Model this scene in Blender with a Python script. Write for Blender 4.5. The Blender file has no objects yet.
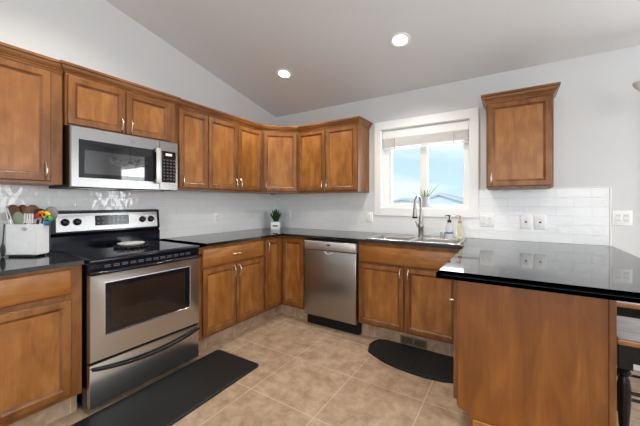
import bpy, bmesh, math, random
from mathutils import Vector, Matrix
random.seed(7)
C = bpy.context.scene.collection
R = math.radians
PI = math.pi

# ------------------------------------------------------------------ camera
cam_d = bpy.data.cameras.new('camera')
cam = bpy.data.objects.new('camera', cam_d); C.objects.link(cam)
cam.location = (2.784, -3.2286, 1.2736)
cam.rotation_euler = (R(90), 0, R(32.44))
cam_d.sensor_width = 36
cam_d.lens = 300.5 / 640 * 36
cam_d.shift_y = -10.16 / 640
cam_d.clip_start = 0.02
cam_d.clip_end = 500
bpy.context.scene.camera = cam

# ------------------------------------------------------------------ view
vs = bpy.context.scene.view_settings
vs.view_transform = 'Standard'; vs.look = 'None'; vs.gamma = 1; vs.use_curve_mapping = False
vs.exposure = 0.18

# ------------------------------------------------------------------ world: pale blue sky with soft clouds
w = bpy.data.worlds.new('sky'); bpy.context.scene.world = w
w.use_nodes = True
nt = w.node_tree; nt.nodes.clear()
def wn(t, **k):
    n = nt.nodes.new(t)
    for a, b in k.items(): setattr(n, a, b)
    return n
out = wn('ShaderNodeOutputWorld'); bg = wn('ShaderNodeBackground')
tc = wn('ShaderNodeTexCoord'); sep = wn('ShaderNodeSeparateXYZ')
nt.links.new(tc.outputs['Generated'], sep.inputs[0])
gr = wn('ShaderNodeValToRGB')
gr.color_ramp.elements[0].position = 0.0; gr.color_ramp.elements[0].color = (.62, .80, .90, 1)
gr.color_ramp.elements[1].position = 0.45; gr.color_ramp.elements[1].color = (.40, .68, .88, 1)
nt.links.new(sep.outputs[2], gr.inputs[0])
mp = wn('ShaderNodeMapping'); mp.inputs['Scale'].default_value = (1, 1, 3.5)
nt.links.new(tc.outputs['Generated'], mp.inputs[0])
nz = wn('ShaderNodeTexNoise'); nz.inputs['Scale'].default_value = 3.2; nz.inputs['Detail'].default_value = 6
nt.links.new(mp.outputs[0], nz.inputs[0])
cr = wn('ShaderNodeValToRGB'); cr.color_ramp.elements[0].position = .46; cr.color_ramp.elements[1].position = .64
nt.links.new(nz.outputs[0], cr.inputs[0])
mx = wn('ShaderNodeMixRGB'); mx.inputs[2].default_value = (.86, .93, .97, 1)
nt.links.new(cr.outputs[0], mx.inputs[0]); nt.links.new(gr.outputs[0], mx.inputs[1])
nt.links.new(mx.outputs[0], bg.inputs[0]); bg.inputs[1].default_value = 1.08
nt.links.new(bg.outputs[0], out.inputs[0])

# ------------------------------------------------------------------ lights
def area(name, loc, rot, sx, sy, power, col):
    l = bpy.data.lights.new(name, 'AREA'); l.shape = 'RECTANGLE'; l.size = sx; l.size_y = sy
    l.energy = power; l.color = col
    o = bpy.data.objects.new(name, l); C.objects.link(o); o.location = loc; o.rotation_euler = rot
    return o
# daylight through the openings: patio door in the back wall, window in the right wall; plus an unseen fill light added behind the camera
area('daylight_patio_door', (4.6, 0.03, 1.05), (R(-90), 0, 0), 1.36, 1.9, 80, (.93, .97, 1))
area('daylight_side_window', (5.57, -2.2, 1.5), (0, R(90), 0), 1.35, 1.5, 40, (.95, .98, 1))
area('fill_behind_camera', (3.2, -6.57, 1.45), (R(90), 0, 0), 3.2, 1.9, 58, (.97, .98, 1))
area('daylight_sink_window', (2.35, 0.7, 1.75), (R(-90), 0, 0), 2.7, 1.6, 75, (.92, .97, 1))

sun_d = bpy.data.lights.new('sun', 'SUN'); sun_d.energy = 2.2; sun_d.angle = R(.6); sun_d.color = (1, .96, .9)
sun = bpy.data.objects.new('sun', sun_d); C.objects.link(sun); sun.rotation_euler = (R(52), 0, R(12)); sun.location = (0, -20, 15)

# ------------------------------------------------------------------ materials
def mat(name):
    m = bpy.data.materials.new(name); m.use_nodes = True
    t = m.node_tree; b = t.nodes['Principled BSDF']
    return m, t, b
def N(t, typ, **k):
    n = t.nodes.new(typ)
    for a, v in k.items(): setattr(n, a, v)
    return n
def bump(t, b, hsock, strength=.2, dist=.002):
    bp = N(t, 'ShaderNodeBump'); bp.inputs['Strength'].default_value = strength; bp.inputs['Distance'].default_value = dist
    t.links.new(hsock, bp.inputs['Height']); t.links.new(bp.outputs[0], b.inputs['Normal'])
    return bp
def plain(name, col, rough=.5, metal=0, spec=.5, noise=0.0, nscale=20, trans=0, ior=1.45, coat=0):
    m, t, b = mat(name)
    b.inputs['Base Color'].default_value = (*col, 1); b.inputs['Roughness'].default_value = rough
    b.inputs['Metallic'].default_value = metal; b.inputs['Specular IOR Level'].default_value = spec
    b.inputs['Transmission Weight'].default_value = trans; b.inputs['IOR'].default_value = ior
    b.inputs['Coat Weight'].default_value = coat
    nn = N(t, 'ShaderNodeTexNoise'); nn.inputs['Scale'].default_value = nscale; nn.inputs['Detail'].default_value = 3
    c = N(t, 'ShaderNodeTexCoord'); t.links.new(c.outputs['Object'], nn.inputs[0])
    if noise:
        mxx = N(t, 'ShaderNodeMixRGB'); mxx.blend_type = 'MULTIPLY'; mxx.inputs[0].default_value = noise
        mxx.inputs[1].default_value = (*col, 1); t.links.new(nn.outputs[0], mxx.inputs[2])
        t.links.new(mxx.outputs[0], b.inputs['Base Color'])
    return m

def wood(name, dark, mid, light, axis='z', rough=.34, blotch=1.0):
    m, t, b = mat(name)
    c = N(t, 'ShaderNodeTexCoord'); oi = N(t, 'ShaderNodeObjectInfo')
    add = N(t, 'ShaderNodeVectorMath'); add.operation = 'MULTIPLY_ADD'
    add.inputs[1].default_value = (1, 1, 1)
    comb = N(t, 'ShaderNodeCombineXYZ')
    mul = N(t, 'ShaderNodeMath'); mul.operation = 'MULTIPLY'; mul.inputs[1].default_value = 37.0
    t.links.new(oi.outputs['Random'], mul.inputs[0])
    for i in range(3): t.links.new(mul.outputs[0], comb.inputs[i])
    t.links.new(c.outputs['Object'], add.inputs[0]); t.links.new(comb.outputs[0], add.inputs[2])
    def stretched(along, across):
        mpp = N(t, 'ShaderNodeMapping')
        s = {'z': (across, across, along), 'x': (along, across, across), 'y': (across, along, across)}[axis]
        mpp.inputs['Scale'].default_value = s
        t.links.new(add.outputs[0], mpp.inputs[0]); return mpp
    m1 = stretched(2.6, 11)
    n1 = N(t, 'ShaderNodeTexNoise'); n1.inputs['Scale'].default_value = 1.0; n1.inputs['Detail'].default_value = 5
    n1.inputs['Distortion'].default_value = .9
    t.links.new(m1.outputs[0], n1.inputs[0])
    m2 = stretched(4, 110)
    n2 = N(t, 'ShaderNodeTexNoise'); n2.inputs['Scale'].default_value = 1.0; n2.inputs['Detail'].default_value = 3
    t.links.new(m2.outputs[0], n2.inputs[0])
    m3 = stretched(9, 13)
    n3 = N(t, 'ShaderNodeTexNoise'); n3.inputs['Scale'].default_value = 1.0; n3.inputs['Detail'].default_value = 4
    t.links.new(m3.outputs[0], n3.inputs[0])
    a = N(t, 'ShaderNodeMath'); a.operation = 'MULTIPLY_ADD'; a.inputs[1].default_value = .25
    t.links.new(n2.outputs[0], a.inputs[0]); t.links.new(n1.outputs[0], a.inputs[2])
    a2 = N(t, 'ShaderNodeMath'); a2.operation = 'MULTIPLY_ADD'; a2.inputs[1].default_value = .45 * blotch
    t.links.new(n3.outputs[0], a2.inputs[0]); t.links.new(a.outputs[0], a2.inputs[2])
    r = N(t, 'ShaderNodeValToRGB')
    e = r.color_ramp.elements
    e[0].position = .60; e[0].color = (*dark, 1); e[1].position = 1.08 if False else 1.0; e[1].color = (*light, 1)
    k = e.new(.83); k.color = (*mid, 1)
    t.links.new(a2.outputs[0], r.inputs[0]); t.links.new(r.outputs[0], b.inputs['Base Color'])
    b.inputs['Roughness'].default_value = rough
    b.inputs['Specular IOR Level'].default_value = .45
    bump(t, b, n2.outputs[0], .05, .001)
    return m

DK, MD, LT = (.130, .045, .009), (.205, .074, .015), (.265, .105, .026)
PD, PM, PL = (.20, .070, .012), (.29, .110, .022), (.365, .155, .038)
M = {}
M['wood'] = wood('stained maple frame', DK, MD, LT, 'z')
M['wood_h'] = wood('stained maple rail', DK, MD, LT, 'x')
M['panel'] = wood('stained maple panel', PD, PM, PL, 'z')
M['panel_h'] = wood('stained maple drawer', PD, PM, PL, 'x')
M['end_panel'] = wood('veneer end panel', (.205, .066, .009), (.27, .091, .014), (.335, .125, .023), 'z', .38, .5)
M['kick_wood'] = wood('base moulding wood', (.28, .13, .04), (.42, .2, .065), (.52, .28, .1), 'x')
M['seat_wood'] = wood('worn seat wood', (.22, .10, .035), (.36, .17, .06), (.45, .24, .1), 'x', .14)
M['spoon_wood'] = wood('spoon wood', (.10, .045, .02), (.2, .09, .04), (.3, .15, .07), 'z', .6)
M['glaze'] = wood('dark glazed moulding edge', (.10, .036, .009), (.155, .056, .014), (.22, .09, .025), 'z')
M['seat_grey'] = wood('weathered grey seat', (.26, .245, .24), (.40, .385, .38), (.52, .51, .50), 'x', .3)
M['inside'] = plain('cabinet interior', (.35, .2, .09), .6)

def steel(name, col, rough, axis='x', aniso=.55):
    m, t, b = mat(name)
    b.inputs['Base Color'].default_value = (*col, 1); b.inputs['Metallic'].default_value = 1.0
    b.inputs['Roughness'].default_value = rough
    b.inputs['Anisotropic'].default_value = aniso
    c = N(t, 'ShaderNodeTexCoord'); mpp = N(t, 'ShaderNodeMapping')
    s = {'x': (3, 400, 400), 'z': (400, 400, 3), 'y': (400, 3, 400)}[axis]
    mpp.inputs['Scale'].default_value = s
    t.links.new(c.outputs['Object'], mpp.inputs[0])
    n = N(t, 'ShaderNodeTexNoise'); n.inputs['Scale'].default_value = 1; n.inputs['Detail'].default_value = 2
    t.links.new(mpp.outputs[0], n.inputs[0])
    hs = N(t, 'ShaderNodeMixRGB'); hs.inputs[0].default_value = .06; hs.inputs[1].default_value = (*col, 1); t.links.new(n.outputs[0], hs.inputs[2]); t.links.new(hs.outputs[0], b.inputs['Base Color'])
    return m
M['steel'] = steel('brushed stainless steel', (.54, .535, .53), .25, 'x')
M['steel_dim'] = steel('brushed stainless darkened', (.37, .365, .36), .24, 'x')  # same steel, its colour darkened to hold back bright reflections
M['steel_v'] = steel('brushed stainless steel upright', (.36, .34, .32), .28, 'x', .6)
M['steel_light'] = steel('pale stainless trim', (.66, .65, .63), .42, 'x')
M['sink_steel'] = steel('sink steel', (.62, .62, .62), .25, 'x', .2)
M['bowl_steel_shaded'] = steel('sink steel shaded', (.27, .27, .275), .32, 'x', .2)  # sink steel with the shade inside the bowls put into its colour
M['nickel'] = plain('brushed nickel', (.74, .64, .54), .24, 1)
M['faucet_metal'] = plain('faucet nickel', (.34, .335, .33), .33, 1)
M['black'] = plain('black enamel', (.005, .006, .012), .12, ior=1.42)
M['black_glass'] = plain('black ceramic glass', (.006, .007, .012), .04, ior=1.6)
M['black_gloss'] = plain('black trim', (.005, .005, .007), .35, spec=.25)
M['black_matte'] = plain('black plastic', (.008, .008, .009), .45, spec=.25)
M['oven_glass'] = plain('dark oven glass', (.022, .014, .010), .04)
M['mw_glass'] = plain('microwave glass', (.008, .009, .011), .03, ior=1.55)
M['mw_window'] = plain('microwave inner window', (.03, .032, .037), .03, ior=2.0)
M['key'] = plain('keypad grey', (.075, .08, .09), .4)
M['display'] = plain('dark display', (.02, .025, .03), .1)
M['rubber'] = plain('black rubber mat', (.012, .013, .014), .5, spec=.3)
M['white'] = plain('white painted trim', (.88, .885, .89), .35)
M['vinyl'] = plain('white vinyl', (.88, .885, .89), .3)
M['blind'] = plain('cream blind', (.92, .905, .885), .5)
M['cord'] = plain('blind tape', (.52, .46, .40), .7)
M['ceramic'] = plain('white glazed ceramic', (.78, .78, .77), .25)
M['outlet'] = plain('white outlet plastic', (.88, .88, .87), .3)
M['outlet_in'] = plain('outlet socket', (.80, .80, .79), .4)
M['slot'] = plain('socket slot', (.03, .03, .03), .6)
M['leaf'] = plain('dark succulent leaf', (.035, .075, .022), .5, noise=.5, nscale=30)
M['aloe'] = plain('aloe leaf', (.20, .33, .07), .45, noise=.3, nscale=40)
M['soil'] = plain('dark soil', (.03, .022, .015), .9)
M['pot_grey'] = plain('galvanised pot', (.52, .53, .55), .4, .35)
M['clear'] = plain('clear plastic', (.90, .92, .94), .12, trans=.55, ior=1.3)
M['yellow_soap'] = plain('yellow soap', (.90, .89, .68), .1, trans=.7, ior=1.3)
M['label_blue'] = plain('blue label', (.07, .13, .30), .5)
M['label_white'] = plain('white label', (.75, .8, .85), .5)
M['pump_black'] = plain('pump black', (.015, .016, .02), .35)
M['pump_pink'] = plain('pump rose', (.55, .27, .20), .4)
M['stool_black'] = plain('black stool paint', (.006, .006, .006), .25, spec=.3)
M['brass'] = plain('aged brass vent', (.20, .145, .09), .5, .3)
M['iron'] = plain('cast iron', (.01, .01, .01), .5)
M['plate_white'] = plain('cream plate', (.78, .76, .70), .3)
M['sage'] = plain('sage silicone', (.26, .30, .21), .5)
M['dark_tool'] = plain('dark nylon', (.035, .032, .03), .45)
M['white_tool'] = plain('white nylon', (.75, .74, .72), .4)
M['grey_tool'] = plain('grey nylon', (.22, .21, .20), .5)
for nm, cc in dict(yellow=(.80, .55, .03), orange=(.75, .22, .03), green=(.10, .40, .08), blue=(.03, .16, .45), red=(.5, .04, .03)).items():
    M['cup_' + nm] = plain('cup ' + nm, cc, .4)
M['shade_glass'] = plain('frosted glass', (.80, .81, .82), .5)

# painted walls with orange-peel
def paint(name, col, rough=.6, bs=.05):
    m, t, b = mat(name)
    b.inputs['Base Color'].default_value = (*col, 1); b.inputs['Roughness'].default_value = rough
    c = N(t, 'ShaderNodeTexCoord'); n = N(t, 'ShaderNodeTexNoise'); n.inputs['Scale'].default_value = 90; n.inputs['Detail'].default_value = 3
    t.links.new(c.outputs['Object'], n.inputs[0]); bump(t, b, n.outputs[0], bs, .002)
    return m
M['wall'] = paint('pale grey wall paint', (.66, .67, .68))
M['ceiling'] = paint('ceiling paint', (.70, .715, .73), .8, .12)

# glazed hand-made subway tile
def subway(name, axis):
    m, t, b = mat(name)
    g = N(t, 'ShaderNodeTexCoord'); s = N(t, 'ShaderNodeSeparateXYZ'); cb = N(t, 'ShaderNodeCombineXYZ')
    t.links.new(g.outputs['Object'], s.inputs[0])
    t.links.new(s.outputs[0 if axis == 'x' else 1], cb.inputs[0]); t.links.new(s.outputs[2], cb.inputs[1])
    mp2 = N(t, 'ShaderNodeMapping'); mp2.inputs['Location'].default_value = (0, -.934 + .0765 * 13, 0)
    t.links.new(cb.outputs[0], mp2.inputs[0])
    br = N(t, 'ShaderNodeTexBrick'); br.inputs['Scale'].default_value = 1
    br.inputs['Brick Width'].default_value = .23; br.inputs['Row Height'].default_value = .0765
    br.inputs['Mortar Size'].default_value = .0022; br.inputs['Mortar Smooth'].default_value = .6
    br.inputs['Color1'].default_value = (.80, .81, .815, 1); br.inputs['Color2'].default_value = (.76, .775, .785, 1)
    br.inputs['Mortar'].default_value = (.70, .705, .71, 1)
    t.links.new(mp2.outputs[0], br.inputs[0]); t.links.new(br.outputs[0], b.inputs['Base Color'])
    b.inputs['Roughness'].default_value = .06
    n = N(t, 'ShaderNodeTexNoise'); n.inputs['Scale'].default_value = 22; n.inputs['Detail'].default_value = 1.0
    t.links.new(g.outputs['Object'], n.inputs[0])
    b1 = N(t, 'ShaderNodeBump'); b1.inputs['Strength'].default_value = .42 if axis == 'y' else .3; b1.inputs['Distance'].default_value = .006
    t.links.new(n.outputs[0], b1.inputs['Height'])
    b2 = N(t, 'ShaderNodeBump'); b2.invert = True; b2.inputs['Strength'].default_value = .5; b2.inputs['Distance'].default_value = .002
    t.links.new(br.outputs['Fac'], b2.inputs['Height']); t.links.new(b1.outputs[0], b2.inputs['Normal'])
    t.links.new(b2.outputs[0], b.inputs['Normal'])
    return m
M['tile_x'] = subway('white subway tile', 'x'); M['tile_y'] = subway('white subway tile side', 'y')

# travertine-look floor tile
def floor_tile(name, kick=False):
    m, t, b = mat(name)
    g = N(t, 'ShaderNodeTexCoord'); mp2 = N(t, 'ShaderNodeMapping')
    if kick:
        s = N(t, 'ShaderNodeSeparateXYZ'); cb = N(t, 'ShaderNodeCombineXYZ'); ad = N(t, 'ShaderNodeMath'); ad.operation = 'ADD'
        t.links.new(g.outputs['Object'], s.inputs[0]); t.links.new(s.outputs[0], ad.inputs[0]); t.links.new(s.outputs[1], ad.inputs[1])
        t.links.new(ad.outputs[0], cb.inputs[0]); t.links.new(s.outputs[2], cb.inputs[1])
        t.links.new(cb.outputs[0], mp2.inputs[0]); mp2.inputs['Location'].default_value = (.12, .25, 0)
    else:
        t.links.new(g.outputs['Object'], mp2.inputs[0]); mp2.inputs['Location'].default_value = (-1.282 + 5.15, 1.245 + 14 * .5, 0)
    br = N(t, 'ShaderNodeTexBrick'); br.offset = 0; br.inputs['Scale'].default_value = 1
    br.inputs['Brick Width'].default_value = .515 if not kick else .33
    br.inputs['Row Height'].default_value = .5; br.inputs['Mortar Size'].default_value = .0032; br.inputs['Mortar Smooth'].default_value = .3
    br.inputs['Color1'].default_value = (1, 1, 1, 1); br.inputs['Color2'].default_value = (.86, .86, .86, 1)
    br.inputs['Mortar'].default_value = (1, 1, 1, 1)
    t.links.new(mp2.outputs[0], br.inputs[0])
    n = N(t, 'ShaderNodeTexNoise'); n.inputs['Scale'].default_value = 9; n.inputs['Detail'].default_value = 10; n.inputs['Roughness'].default_value = .74
    n.inputs['Distortion'].default_value = .15
    t.links.new(g.outputs['Object'], n.inputs[0])
    r = N(t, 'ShaderNodeValToRGB'); e = r.color_ramp.elements
    e[0].position = .31; e[0].color = (.25, .16, .10, 1); e[1].position = .69; e[1].color = (.56, .43, .32, 1)
    k = e.new(.5); k.color = (.43, .302, .203, 1)
    t.links.new(n.outputs[0], r.inputs[0])
    mxx = N(t, 'ShaderNodeMixRGB'); mxx.blend_type = 'MULTIPLY'; mxx.inputs[0].default_value = 1
    t.links.new(r.outputs[0], mxx.inputs[1]); t.links.new(br.outputs[0], mxx.inputs[2])
    m2 = N(t, 'ShaderNodeMixRGB'); m2.inputs[2].default_value = (.58, .47, .36, 1)
    t.links.new(br.outputs['Fac'], m2.inputs[0]); t.links.new(mxx.outputs[0], m2.inputs[1])
    t.links.new(m2.outputs[0], b.inputs['Base Color'])
    b.inputs['Roughness'].default_value = .42
    bp = bump(t, b, br.outputs['Fac'], .3, .002); bp.invert = True
    return m
M['floor'] = floor_tile('travertine floor tile'); M['kick'] = floor_tile('travertine toe tile', True)

def granite(name):
    m, t, b = mat(name)
    g = N(t, 'ShaderNodeTexCoord')
    n = N(t, 'ShaderNodeTexVoronoi'); n.inputs['Scale'].default_value = 320
    t.links.new(g.outputs['Object'], n.inputs[0])
    r = N(t, 'ShaderNodeValToRGB'); e = r.color_ramp.elements
    e[0].position = 0; e[0].color = (.05, .054, .06, 1); e[1].position = .32; e[1].color = (.009, .010, .012, 1)
    t.links.new(n.outputs['Distance'], r.inputs[0]); t.links.new(r.outputs[0], b.inputs['Base Color'])
    b.inputs['Roughness'].default_value = .05; b.inputs['IOR'].default_value = 1.66
    return m
M['granite'] = granite('polished black granite')

def emis(name, col, s):
    m, t, b = mat(name)
    b.inputs['Base Color'].default_value = (*col, 1)
    b.inputs['Emission Color'].default_value = (*col, 1); b.inputs['Emission Strength'].default_value = s
    return m
M['lamp_lens'] = emis('lit lamp lens', (1, .95, .86), 6)
def glass_pane(name):
    m = bpy.data.materials.new(name); m.use_nodes = True; t = m.node_tree; t.nodes.clear()
    o = N(t, 'ShaderNodeOutputMaterial'); tr = N(t, 'ShaderNodeBsdfTransparent'); gl = N(t, 'ShaderNodeBsdfGlossy')
    gl.inputs['Roughness'].default_value = .02
    tr.inputs[0].default_value = (.96, .98, .98, 1)
    fr = N(t, 'ShaderNodeFresnel'); fr.inputs[0].default_value = 1.3
    mm = N(t, 'ShaderNodeMixShader'); t.links.new(fr.outputs[0], mm.inputs[0]); t.links.new(tr.outputs[0], mm.inputs[1]); t.links.new(gl.outputs[0], mm.inputs[2])
    t.links.new(mm.outputs[0], o.inputs[0]); return m
M['glass'] = glass_pane('window glass')
# crock: hammered white metal
m_, t_, b_ = mat('hammered white metal'); b_.inputs['Base Color'].default_value = (.82, .83, .84, 1); b_.inputs['Roughness'].default_value = .33
c_ = N(t_, 'ShaderNodeTexCoord'); v_ = N(t_, 'ShaderNodeTexVoronoi'); v_.inputs['Scale'].default_value = 26; v_.feature = 'SMOOTH_F1'
t_.links.new(c_.outputs['Object'], v_.inputs[0]); bump(t_, b_, v_.outputs['Distance'], .35, .008)
M['hammered'] = m_
# exterior
M['snow'] = plain('snow cover', (.80, .82, .85), .8)
M['siding'] = plain('pale siding', (.58, .62, .66), .7)
M['roof'] = plain('snowy roof shingle', (.50, .53, .57), .8)
M['bark'] = plain('bare bark', (.20, .23, .28), .9)
M['curtain'] = plain('pale curtain', (.62, .62, .62), .9)

# ------------------------------------------------------------------ mesh builder
class MB:
    def __init__(s): s.v = []; s.f = []
    def add(s, vs_, fs_, mtx=None):
        o = len(s.v)
        s.v += [tuple(mtx @ Vector(p)) if mtx else tuple(p) for p in vs_]
        s.f += [tuple(i + o for i in f) for f in fs_]
        return s
    def box(s, x0, x1, y0, y1, z0, z1, bev=0, mtx=None, seg=1):
        bm = bmesh.new()
        bmesh.ops.create_cube(bm, size=1)
        for v in bm.verts:
            v.co = Vector(((x0 + x1) / 2 + v.co.x * (x1 - x0), (y0 + y1) / 2 + v.co.y * (y1 - y0), (z0 + z1) / 2 + v.co.z * (z1 - z0)))
        if bev > 0:
            bmesh.ops.bevel(bm, geom=bm.edges[:], offset=bev, segments=seg, affect='EDGES', profile=.5)
        bm.verts.index_update()
        s.add([v.co[:] for v in bm.verts], [[v.index for v in f.verts] for f in bm.faces], mtx); bm.free(); return s
    def rings(s, x0, x1, z0, z1, prof, cap=False, mtx=None, back=True):
        # rectangular loft: prof = list of (inset, y)
        vs_ = []; fs_ = []
        for (i, y) in prof:
            vs_ += [(x0 + i, y, z0 + i), (x1 - i, y, z0 + i), (x1 - i, y, z1 - i), (x0 + i, y, z1 - i)]
        for k in range(len(prof) - 1):
            for j in range(4):
                a, b = k * 4 + j, k * 4 + (j + 1) % 4
                fs_.append((a, b, b + 4, a + 4))
        if cap: n = (len(prof) - 1) * 4; fs_.append((n, n + 1, n + 2, n + 3))
        if back: fs_.append((3, 2, 1, 0))
        return s.add(vs_, fs_, mtx)
    def prism(s, poly, z0, z1, mtx=None):
        n = len(poly)
        vs_ = [(x, y, z0) for x, y in poly] + [(x, y, z1) for x, y in poly]
        fs_ = [tuple(reversed(range(n))), tuple(range(n, 2 * n))] + [(i, (i + 1) % n, (i + 1) % n + n, i + n) for i in range(n)]
        return s.add(vs_, fs_, mtx)
    def lathe(s, prof, n=20, mtx=None, caps=True):
        vs_ = []; fs_ = []
        for r, z in prof:
            for k in range(n):
                a = 2 * PI * k / n; vs_.append((r * math.cos(a), r * math.sin(a), z))
        for i in range(len(prof) - 1):
            for k in range(n):
                a, b = i * n + k, i * n + (k + 1) % n
                fs_.append((a, b, b + n, a + n))
        if caps:
            fs_.append(tuple(reversed(range(n)))); m = (len(prof) - 1) * n; fs_.append(tuple(range(m, m + n)))
        return s.add(vs_, fs_, mtx)
    def tube(s, pts, r, n=8, flat=1.0, mtx=None):
        pts = [Vector(p) for p in pts]; rs = r if isinstance(r, (list, tuple)) else [r] * len(pts)
        t0 = (pts[1] - pts[0]).normalized()
        up = Vector((0, 0, 1)) if abs(t0.z) < .9 else Vector((1, 0, 0))
        nrm = t0.cross(up).normalized(); vs_ = []; fs_ = []
        for i, p in enumerate(pts):
            t = (pts[min(i + 1, len(pts) - 1)] - pts[max(i - 1, 0)]).normalized()
            nrm = (nrm - t * nrm.dot(t)).normalized(); bn = t.cross(nrm)
            for k in range(n):
                a = 2 * PI * k / n
                vs_.append(tuple(p + nrm * math.cos(a) * rs[i] + bn * math.sin(a) * rs[i] * flat))
        for i in range(len(pts) - 1):
            for k in range(n):
                a, b = i * n + k, i * n + (k + 1) % n
                fs_.append((a, b, b + n, a + n))
        fs_.append(tuple(reversed(range(n)))); m = (len(pts) - 1) * n; fs_.append(tuple(range(m, m + n)))
        return s.add(vs_, fs_, mtx)
    def sphere(s, c, r, sc=(1, 1, 1), n=14, m=8, mtx=None):
        prof = [(max(1e-4, math.sin(PI * i / m)), -math.cos(PI * i / m)) for i in range(m + 1)]
        T = Matrix.Translation(c) @ Matrix.Diagonal((r * sc[0], r * sc[1], r * sc[2], 1))
        return s.lathe(prof, n, (mtx @ T) if mtx else T)
    def sweep(s, path, prof, prev=None, nxt=None):
        # profile (outward, z) swept along an open plan path; outward = right of travel
        P = [Vector((p[0], p[1])) for p in path]; n = len(P); k = len(prof); vs_ = []; fs_ = []
        ext = ([Vector(prev)] if prev else []) + P + ([Vector(nxt)] if nxt else [])
        off = 1 if prev else 0
        for i in range(n):
            j = i + off
            ns = []
            if j > 0: d = (ext[j] - ext[j - 1]).normalized(); ns.append(Vector((d.y, -d.x)))
            if j < len(ext) - 1: d = (ext[j + 1] - ext[j]).normalized(); ns.append(Vector((d.y, -d.x)))
            mm = ns[0] if len(ns) == 1 else (ns[0] + ns[1]) / (1 + ns[0].dot(ns[1]))
            for (o, z) in prof: vs_.append((P[i].x + mm.x * o, P[i].y + mm.y * o, z))
        for i in range(n - 1):
            for a in range(k):
                b = (a + 1) % k
                fs_.append((i * k + a, i * k + b, (i + 1) * k + b, (i + 1) * k + a))
        fs_.append(tuple(reversed(range(k)))); fs_.append(tuple(range((n - 1) * k, n * k)))
        return s.add(vs_, fs_)
    def build(s, name, m, parent=None, loc=None, rz=0, smooth=True, ang=35):
        me = bpy.data.meshes.new(name); me.from_pydata(s.v, [], s.f)
        bm = bmesh.new(); bm.from_mesh(me); bmesh.ops.recalc_face_normals(bm, faces=bm.faces[:]); bm.to_mesh(me); bm.free()
        me.materials.append(M[m] if isinstance(m, str) else m)
        if smooth:
            for p in me.polygons: p.use_smooth = True
            me.set_sharp_from_angle(angle=R(ang))
        o = bpy.data.objects.new(name, me); C.objects.link(o)
        if parent: o.parent = parent
        if loc: o.location = loc
        if rz: o.rotation_euler = (0, 0, rz)
        return o

def tag(o, label, cat, group=None):
    o['label'] = label; o['category'] = cat
    if group: o['group'] = group
    return o
def thing(name, label, cat, loc=(0, 0, 0), rz=0, group=None):
    o = bpy.data.objects.new(name, None); C.objects.link(o); o.location = loc; o.rotation_euler = (0, 0, rz)
    o.empty_display_size = .05
    return tag(o, label, cat, group)
def struct(o, label=None):
    o['kind'] = 'structure'
    if label: o['label'] = label
    return o
def sgroup(name, loc=(0, 0, 0), label=None):
    o = bpy.data.objects.new(name, None); C.objects.link(o); o.location = loc
    return struct(o, label)

# ------------------------------------------------------------------ room shell
XR, YF = 5.6, -6.6
ZC, SL, YRIDGE = 2.472, .213, -3.3
ZR = ZC - SL * YRIDGE
def zceil(y): return ZC - SL * y if y >= YRIDGE else ZC - SL * (2 * YRIDGE - y)
struct(MB().box(-.15, XR + .15, YF - .15, .16, -.12, 0).build('floor', 'floor', smooth=False), 'tan travertine-look square tile floor')
# gabled side walls
def gable(x0, x1, name, m, hole=None):
    prof = [(YF, 0), (0, 0), (0, ZC), (YRIDGE, ZR), (YF, zceil(YF))]
    b = MB()
    if hole is None:
        n = 5
        vs_ = [(x0, y, z) for y, z in prof] + [(x1, y, z) for y, z in prof]
        b.add(vs_, [tuple(range(n)), tuple(reversed(range(n, 2 * n)))] + [(i, (i + 1) % n, (i + 1) % n + n, i + n) for i in range(n)])
    else:
        y0, y1, z0, z1 = hole
        b.box(x0, x1, YF, y0, 0, 2.3).box(x0, x1, y1, 0, 0, 2.3).box(x0, x1, y0, y1, 0, z0).box(x0, x1, y0, y1, z1, 2.3)
        pr = [(YF, 2.3), (0, 2.3), (0, ZC), (YRIDGE, ZR), (YF, zceil(YF))]; n = 5
        vs_ = [(x0, y, z) for y, z in pr] + [(x1, y, z) for y, z in pr]
        b.add(vs_, [tuple(range(n)), tuple(reversed(range(n, 2 * n)))] + [(i, (i + 1) % n, (i + 1) % n + n, i + n) for i in range(n)])
    return struct(b.build(name, m, smooth=False))
gable(-.15, 0, 'wall_left', 'wall')['label'] = 'pale grey gabled left wall'
SWIN = (-2.9, -1.5, .75, 2.25)
gable(XR, XR + .15, 'wall_right', 'wall', SWIN)
# back wall with sink window and patio door openings
WX0, WX1, WZ0, WZ1 = 1.548, 2.452, 1.212, 2.092
DX0, DX1, DZ1 = 3.86, 5.34, 2.08
b = MB()
b.box(-.15, WX0, 0, .16, 0, ZC + .05).box(WX0, WX1, 0, .16, 0, WZ0).box(WX0, WX1, 0, .16, WZ1, ZC + .05)
b.box(WX1, DX0, 0, .16, 0, ZC + .05).box(DX0, DX1, 0, .16, DZ1, ZC + .05).box(DX1, XR + .15, 0, .16, 0, ZC + .05)
struct(b.build('wall_back', 'wall', smooth=False), 'pale grey back wall around the sink window')
FWX = (1.6, 4.8, .5, 2.4)
b = MB()
b.box(-.15, FWX[0], YF - .15, YF, 0, 2.55).box(FWX[1], XR + .15, YF - .15, YF, 0, 2.55)
b.box(FWX[0], FWX[1], YF - .15, YF, 0, FWX[2]).box(FWX[0], FWX[1], YF - .15, YF, FWX[3], 2.55)
struct(b.build('wall_front', 'wall', smooth=False))
pr = [(.16, ZC - SL * .16), (YRIDGE, ZR), (YF - .15, zceil(YF - .15))]
pr += [(y, z + .15) for y, z in reversed(pr)]
vs_ = [(-.15, y, z) for y, z in pr] + [(XR + .15, y, z) for y, z in pr]
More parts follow.
